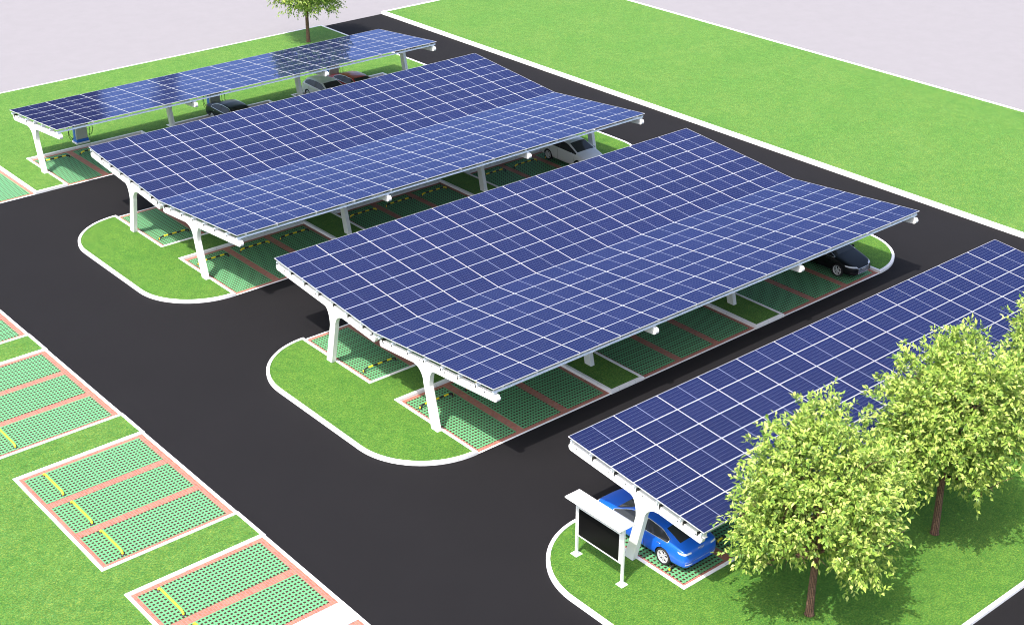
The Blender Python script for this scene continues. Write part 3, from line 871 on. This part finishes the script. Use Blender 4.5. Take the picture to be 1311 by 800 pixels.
def car_shell(spec, pmat):
    """lofted, subdivided body with wheel wells cut; returns {material: mesh} split by material and a BVH"""
    S = spec['stations']; bm = bmesh.new(); rings = []
    for (f, w, zs, zb, wb, wl, wt, re, zc) in S:
        zm = zs + (zb-zs)*0.52
        half = [(0, zs-0.01), (w*0.80, zs), (w*0.965, zs+0.05), (w, zm), (wb, zb), wl, wt, re, (0, zc)]
        full = half + [(-y, z) for y, z in half[-2:0:-1]]
        rings.append([bm.verts.new((y, f, z)) for y, z in full])
    n = len(rings[0]); ns = len(rings)
    # materials: 0 paint 1 glass_front 2 glass_side 3 glass_rear 4 black 5 well
    for i in range(ns-1):
        for k in range(n):
            fc = bm.faces.new((rings[i][k], rings[i][(k+1) % n], rings[i+1][(k+1) % n], rings[i+1][k]))
            kk = k if k < 8 else 15-k        # segment index on the half section
            m = 0
            if kk == 7 and spec['wind'][0] <= i < spec['wind'][1]: m = 1
            if kk == 7 and spec['back'][0] <= i < spec['back'][1]: m = 3
            if kk == 5 and spec['side'][0]-1 <= i < spec['side'][1]: m = 4 if i in spec['bpil'] else 2
            if kk == 0: m = 4
            fc.material_index = m; fc.smooth = True
    for rg_, rev in ((rings[0], False), (rings[-1], True)):
        c = bm.verts.new((0, rg_[0].co.y + (0.012 if not rev else -0.012), sum(v.co.z for v in rg_)/n))
        for k in range(n):
            fc = bm.faces.new((rg_[k], rg_[(k+1) % n], c)); fc.smooth = True
    bmesh.ops.recalc_face_normals(bm, faces=bm.faces)
    cl = bm.edges.layers.float.get('crease_edge') or bm.edges.layers.float.new('crease_edge')
    for e in bm.edges:
        ms = {f.material_index for f in e.link_faces}
        if len(ms) > 1: e[cl] = 0.85
    vl = bm.verts.layers.float.get('crease_vert') or bm.verts.layers.float.new('crease_vert')
    for v in bm.verts:
        if sum(e[cl] > 0.5 for e in v.link_edges) == 2 and len({f.material_index for f in v.link_faces}) > 1:
            es = [e for e in v.link_edges if e[cl] > 0.5]
            d = [(e.other_vert(v).co-v.co).normalized() for e in es]
            if d[0].dot(d[1]) > -0.7: v[vl] = 0.8
    me = bpy.data.meshes.new('shell'); bm.to_mesh(me); bm.free()
    mats = [pmat, M['car_glass'], M['car_glass'], M['car_glass'], M['black_plastic'], M['black_plastic']]
    for m in mats: me.materials.append(m)
    o = obj('shell', me)
    sm = o.modifiers.new('s', 'SUBSURF'); sm.levels = sm.render_levels = 3
    cb = MB()
    for fy in (spec['fa'], spec['ra']):
        for sx in (-1, 1):
            cb.lathe([(0.0, sx*0.60), (spec['wr']+0.045, sx*0.60), (spec['wr']+0.045, sx*1.2), (0.0, sx*1.2)],
                     lambda c_, s_, a, fy=fy: (a, fy+c_, spec['wr']+s_), 40, mi=5)
    cmesh = cb.mesh('cut', mats); co = obj('cut', cmesh)
    bo = o.modifiers.new('b', 'BOOLEAN'); bo.operation = 'DIFFERENCE'; bo.object = co; bo.solver = 'EXACT'
    me2 = evaluated(o)
    bpy.data.objects.remove(o); bpy.data.objects.remove(co)
    bm = bmesh.new(); bm.from_mesh(me2)
    bmesh.ops.triangulate(bm, faces=[f for f in bm.faces if len(f.verts) > 4])
    bvh = BVHTree.FromBMesh(bm)
    out = {}
    def take(ids, name, mat, side=None):
        b2 = bm.copy()
        kill = [f for f in b2.faces if f.material_index not in ids or (side is not None and f.calc_center_median().x*side < 0)]
        bmesh.ops.delete(b2, geom=kill, context='FACES')
        m3 = bpy.data.meshes.new(name)
        for f in b2.faces:
            if f.material_index == 5: f.smooth = False
            f.material_index = {0: 0, 4: 1, 5: 1}.get(f.material_index, 0) if ids == (0, 4, 5) else 0
        b2.to_mesh(m3); b2.free()
        for q in mat: m3.materials.append(q)
        return m3
    out['body'] = take((0, 4, 5), 'body', [pmat, M['black_plastic']])
    out['windscreen'] = take((1,), 'windscreen', [M['car_glass']])
    out['rear_window'] = take((3,), 'rear_window', [M['car_glass']])
    out['side_window'] = [take((2,), 'side_window', [M['car_glass']], s) for s in (-1, 1)]
    try: out['body'].set_sharp_from_angle(angle=R(40))
    except Exception: pass
    return out, bvh

def patch(bvh, quad, d, o0, nu=8, nv=4, off=0.006, rnd_=0.0):
    """a panel laid on the body: quad corners in the plane through o0, cast along d"""
    b = MB(); d = Vector(d).normalized(); g = []
    A, B, C, D = [Vector(q) for q in quad]
    for i in range(nu+1):
        row = []
        for j in range(nv+1):
            u, v = i/nu, j/nv
            p = (A*(1-u)+B*u)*(1-v) + (D*(1-u)+C*u)*v
            hit = bvh.ray_cast(p - d*3, d)
            row.append(None if hit[0] is None else hit[0] + hit[1]*(off if hit[1].dot(d) < 0 else -off))
        g.append(row)
    vs = [[b.bm.verts.new(p) if p is not None else None for p in row] for row in g]
    for i in range(nu):
        for j in range(nv):
            q = (vs[i][j], vs[i+1][j], vs[i+1][j+1], vs[i][j+1])
            if None in q: continue
            f = b.bm.faces.new(q); f.smooth = True
    return b

def line_on(bvh, pts, d, r, off=0.002):
    d = Vector(d).normalized(); out = []
    for i in range(len(pts)-1):
        a, b_ = Vector(pts[i]), Vector(pts[i+1]); m = max(2, int((b_-a).length/0.05))
        for k in range(m + (1 if i == len(pts)-2 else 0)):
            p = a.lerp(b_, k/m); h = bvh.ray_cast(p-d*3, d)
            if h[0] is not None: out.append(h[0] - d*off)
    b = MB()
    if len(out) > 1: b.tube(out, r, 5)
    return b

SHELLS = {}
def car(name, kind, spec, color, loc, rz, label, rings_mark=True, trim='chrome', rear_pale=False):
    t = empty(name, loc, rz); tag(t, label, 'car', 'cars parked under the carports')
    pm = paint(name+'_paint', *color)
    out, bvh = car_shell(spec, pm)
    obj('body', out['body'], t); obj('windscreen', out['windscreen'], t); obj('rear_window', out['rear_window'], t)
    for m in out['side_window']: obj('side_window', m, t)
    L = spec['L']; S = spec['stations']; f0, f1 = S[0][0], S[-1][0]
    # wheels
    ty, rim, disc = WHEELS.setdefault(spec['wr'], None) or wheel_meshes(spec['wr']); WHEELS[spec['wr']] = (ty, rim, disc)
    for fy in (spec['fa'], spec['ra']):
        for s in (-1, 1):
            w = empty('wheel', (s*(spec['half']-0.125), fy, spec['wr']), 0 if s < 0 else math.pi)
            w.parent = t
            obj('tyre', ty, w); obj('rim', rim, w); obj('brake_disc', disc, w)
    hz = S[2][3]; w = spec['half']
    fast = spec is FAST
    # lamps
    for s in (-1, 1):
        b = patch(bvh, [(s*0.42, 0, hz-0.075), (s*0.86, 0, hz-0.015), (s*0.86, 0, hz+0.045), (s*0.46, 0, hz-0.015)], (0, -1, 0), None, 10, 3)
        b.obj('headlight', M['lamp_clear'], t, normals=True)
        zr = S[-3][3] if fast else S[-3][3]
        b = patch(bvh, [(s*0.50, 0, zr-0.10), (s*0.88, 0, zr-0.085), (s*0.88, 0, zr-0.015), (s*0.50, 0, zr-0.045)], (0, 1, 0), None, 10, 3)
        b.obj('tail_light', M['lamp_clear'] if rear_pale else M['lamp_red'], t)
        # mirror
        m = bmesh.new(); bmesh.ops.create_uvsphere(m, u_segments=14, v_segments=8, radius=1)
        for v in m.verts: v.co = Vector((s*(w+0.09) + v.co.x*0.10, S[5][0]-0.28 + v.co.y*0.065 - abs(v.co.x)*0.02, S[5][3]+0.11 + v.co.z*0.068))
        for f in m.faces: f.smooth = True
        bb = MB(); bb.bm.free(); bb.bm = m
        bb.box((s*(w-0.10), S[5][0]-0.31, S[5][3]+0.05), (s*(w+0.06), S[5][0]-0.26, S[5][3]+0.085))
        bb.obj('wing_mirror', pm, t)
        # door handles and shut lines
        for fy in ((-0.18, -1.12) if fast else (-0.12, -1.0)):
            hb = line_on(bvh, [(s*1, fy, S[8][3]-0.10), (s*1, fy-0.18, S[8][3]-0.10)], (-s, 0, 0), 0.013, 0.006)
            hb.obj('door_handle', pm if trim != 'chrome' else M['chrome'], t)
        zt = S[8][3]-0.01
        for fy, ff in ((S[5][0]-0.12, 0.02), (-0.46, 0.0), (-1.30 if fast else -1.18, -0.06)):
            lb = line_on(bvh, [(s*1, fy+ff, 0.30), (s*1, fy, zt)], (-s, 0, 0), 0.006, 0.0)
            lb.obj('door_gap', M['black_plastic'], t)
        # bright window surround
        if trim == 'chrome':
            a0, a1 = spec['side']
            low = [(s*1, S[i][0], S[i][5][1]-0.004) for i in range(a0-1, a1+1)]
            top = [(s*1, S[i][0], S[i][6][1]+0.004) for i in range(a0-1, a1+1)]
            lb = line_on(bvh, low + top[::-1] + low[:1], (-s, 0, 0), 0.019, 0.006)
            lb.obj('window_trim', M['chrome'], t)
    # grille, number-plate recesses, bumper intake
    zg = hz-0.20
    b = patch(bvh, [(-0.40, 0, zg-0.20), (0.40, 0, zg-0.20), (0.46, 0, zg+0.10), (-0.46, 0, zg+0.10)], (0, -1, 0), None, 10, 6)
    gr = b.obj('grille', M['grille'], t)
    gb = MB()
    for q in range(6):
        z = zg-0.17+q*0.05
        lb = line_on(bvh, [(-0.40, 0, z), (0.40, 0, z)], (0, -1, 0), 0.006, 0.008)
        tmp = bpy.data.meshes.new('x'); lb.bm.to_mesh(tmp); lb.bm.free(); gb.bm.from_mesh(tmp); bpy.data.meshes.remove(tmp)
    gb.obj('grille_bars', M['chrome'], gr)
    lb = line_on(bvh, [(-0.40, 0, zg-0.20), (0.40, 0, zg-0.20), (0.46, 0, zg+0.10), (-0.46, 0, zg+0.10), (-0.40, 0, zg-0.20)], (0, -1, 0), 0.012, 0.008)
    lb.obj('grille_surround', M['chrome'], gr)
    for s in (-1, 1):
        b = patch(bvh, [(s*0.52, 0, 0.33), (s*0.80, 0, 0.36), (s*0.80, 0, 0.45), (s*0.52, 0, 0.43)], (0, -1, 0), None, 6, 3)
        b.obj('air_intake', M['grille'], t)
        b = patch(bvh, [(s*0.48, 0, 0.40), (s*0.80, 0, 0.42), (s*0.80, 0, 0.46), (s*0.48, 0, 0.44)], (0, 1, 0), None, 6, 2)
        b.obj('reflector', M['lamp_clear'] if rear_pale else M['lamp_red'], t)
    lb = line_on(bvh, [(-0.80, 0, 0.52), (0.80, 0, 0.52)], (0, 1, 0), 0.008, 0.003)
    lb.obj('bumper_trim', M['chrome'], t)
    if rings_mark:
        for fwd, z in ((-1, zg+0.04), (1, S[-3][3]-0.04)):
            bb = MB()
            for q in range(4):
                cx = (q-1.5)*0.064
                P = []
                h = bvh.ray_cast(Vector((cx, -fwd*4, z)), Vector((0, fwd, 0)))
                if h[0] is None: continue
                nrm = h[1] if h[1].dot(Vector((0, fwd, 0))) < 0 else -h[1]
                e1 = Vector((1, 0, 0)); e2 = nrm.cross(e1).normalized()
                P = [h[0] + nrm*0.012 + (e1*math.cos(a)+e2*math.sin(a))*0.042 for a in [2*math.pi*i/16 for i in range(17)]]
                bb.tube(P, 0.0065, 5, cap=False)
            bb.obj('emblem', M['chrome'], t)
    return t
WHEELS = {}
SILV = 'chrome'
car('fastback_car', 'fast', FAST, ((0.008, 0.125, 0.66), 0.0), (1.80, -15.09, 0.016), 0, 'bright blue fastback reversed in under the nearest carport beside the notice board', rear_pale=True)
car('fastback_car', 'fast', FAST, ((0.006, 0.007, 0.009), 0.0), (26.12, -3.68, 0.016), math.pi, 'black fastback with a chrome grille under the right end of the middle roof')
car('fastback_car', 'fast', FAST, ((0.010, 0.013, 0.030), 0.0), (13.62, 35.15, 0.016), math.pi, 'dark navy fastback in the back row beside a charging cabinet')
car('fastback_car', 'fast', FAST, ((0.55, 0.010, 0.018), 0.0), (23.30, 35.15, 0.016), math.pi, 'red fastback in the back row next to the silver hatchback')
car('hatchback_car', 'hatch', HATCH, ((0.74, 0.74, 0.73), 0.0), (21.02, 35.25, 0.016), math.pi, 'silver white hatchback in the back row beside the red car', rings_mark=False, trim='body')
car('compact_van', 'van', VAN, ((0.68, 0.68, 0.68), 0.0), (25.92, 15.70, 0.016), math.pi, 'white compact people carrier under the right end of the second roof', rings_mark=False, trim='body')

# ------------------------------------------------------------------ light, sky, camera
sd = Vector((0.52, 0.175, -1.0)).normalized()
sun = bpy.data.lights.new('sun', 'SUN'); sun.energy = 2.45; sun.angle = R(0.5); sun.color = (1.0, 0.965, 0.91)
so = bpy.data.objects.new('sun', sun); col.objects.link(so)
so.rotation_euler = sd.to_track_quat('-Z', 'Y').to_euler()
w = bpy.data.worlds.new('World'); scene.world = w; w.use_nodes = True
nt = w.node_tree; bg = nt.nodes['Background']
sky = nt.nodes.new('ShaderNodeTexSky'); sky.sky_type = 'NISHITA'; sky.sun_disc = False
sky.sun_elevation = math.asin(-sd.z); sky.sun_rotation = math.atan2(-sd.x, -sd.y)
sky.air_density = 0.8; sky.dust_density = 4.0; sky.ozone_density = 1.0
# unseen dark patches added to the sky to darken the back roof's reflection
def wn(op, a, b=None, c=None):
    nd = nt.nodes.new('ShaderNodeMath'); nd.operation = op
    for i, v in enumerate((a, b, c)):
        if v is None: continue
        if isinstance(v, (int, float)): nd.inputs[i].default_value = v
        else: nt.links.new(v, nd.inputs[i])
    return nd.outputs[0]
def ws(v, a, b):
    nd = nt.nodes.new('ShaderNodeMapRange'); nd.interpolation_type = 'SMOOTHSTEP'
    nt.links.new(v, nd.inputs[0]); nd.inputs[1].default_value = a; nd.inputs[2].default_value = b
    return nd.outputs[0]
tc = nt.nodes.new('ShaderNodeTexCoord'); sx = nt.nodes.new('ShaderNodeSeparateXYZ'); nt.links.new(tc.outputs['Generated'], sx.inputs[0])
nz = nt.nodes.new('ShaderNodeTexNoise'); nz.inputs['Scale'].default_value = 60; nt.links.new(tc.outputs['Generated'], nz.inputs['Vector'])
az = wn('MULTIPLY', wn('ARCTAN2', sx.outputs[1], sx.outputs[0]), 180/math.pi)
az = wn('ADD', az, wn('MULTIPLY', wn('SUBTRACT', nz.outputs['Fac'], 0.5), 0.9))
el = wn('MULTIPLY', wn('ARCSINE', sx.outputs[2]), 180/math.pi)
dark_patch = wn('MULTIPLY', ws(az, 66.7, 67.5), ws(az, 100.0, 95.0))
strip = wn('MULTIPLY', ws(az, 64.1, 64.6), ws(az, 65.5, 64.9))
mask = wn('MULTIPLY', wn('MAXIMUM', dark_patch, wn('MULTIPLY', strip, 0.8)), wn('MULTIPLY', ws(el, 11.0, 9.9), ws(el, -1.0, 0.0)))
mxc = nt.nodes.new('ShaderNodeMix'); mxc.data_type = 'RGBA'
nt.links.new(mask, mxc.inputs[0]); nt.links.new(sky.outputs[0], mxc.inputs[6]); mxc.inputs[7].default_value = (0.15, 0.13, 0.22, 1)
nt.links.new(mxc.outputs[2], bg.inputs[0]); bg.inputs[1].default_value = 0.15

cam = bpy.data.cameras.new('camera'); co = bpy.data.objects.new('camera', cam); col.objects.link(co)
pitch, yaw = R(26.8737), R(49.7577)
fw = Vector((math.cos(pitch)*math.cos(yaw), math.cos(pitch)*math.sin(yaw), -math.sin(pitch)))
co.location = (-30.8488, -45.5533, 31.8974)
co.rotation_euler = fw.to_track_quat('-Z', 'Y').to_euler()
cam.sensor_fit = 'HORIZONTAL'; cam.sensor_width = 36; cam.lens = 1843.67/1311*36
cam.clip_start = 0.5; cam.clip_end = 6000
scene.camera = co
vs = scene.view_settings
vs.view_transform = 'Standard'; vs.look = 'None'; vs.gamma = 1; vs.exposure = 1.27; vs.use_curve_mapping = False
scene.cycles.filter_width = 1.0
scene.cycles.max_bounces = 8; scene.cycles.transparent_max_bounces = 8
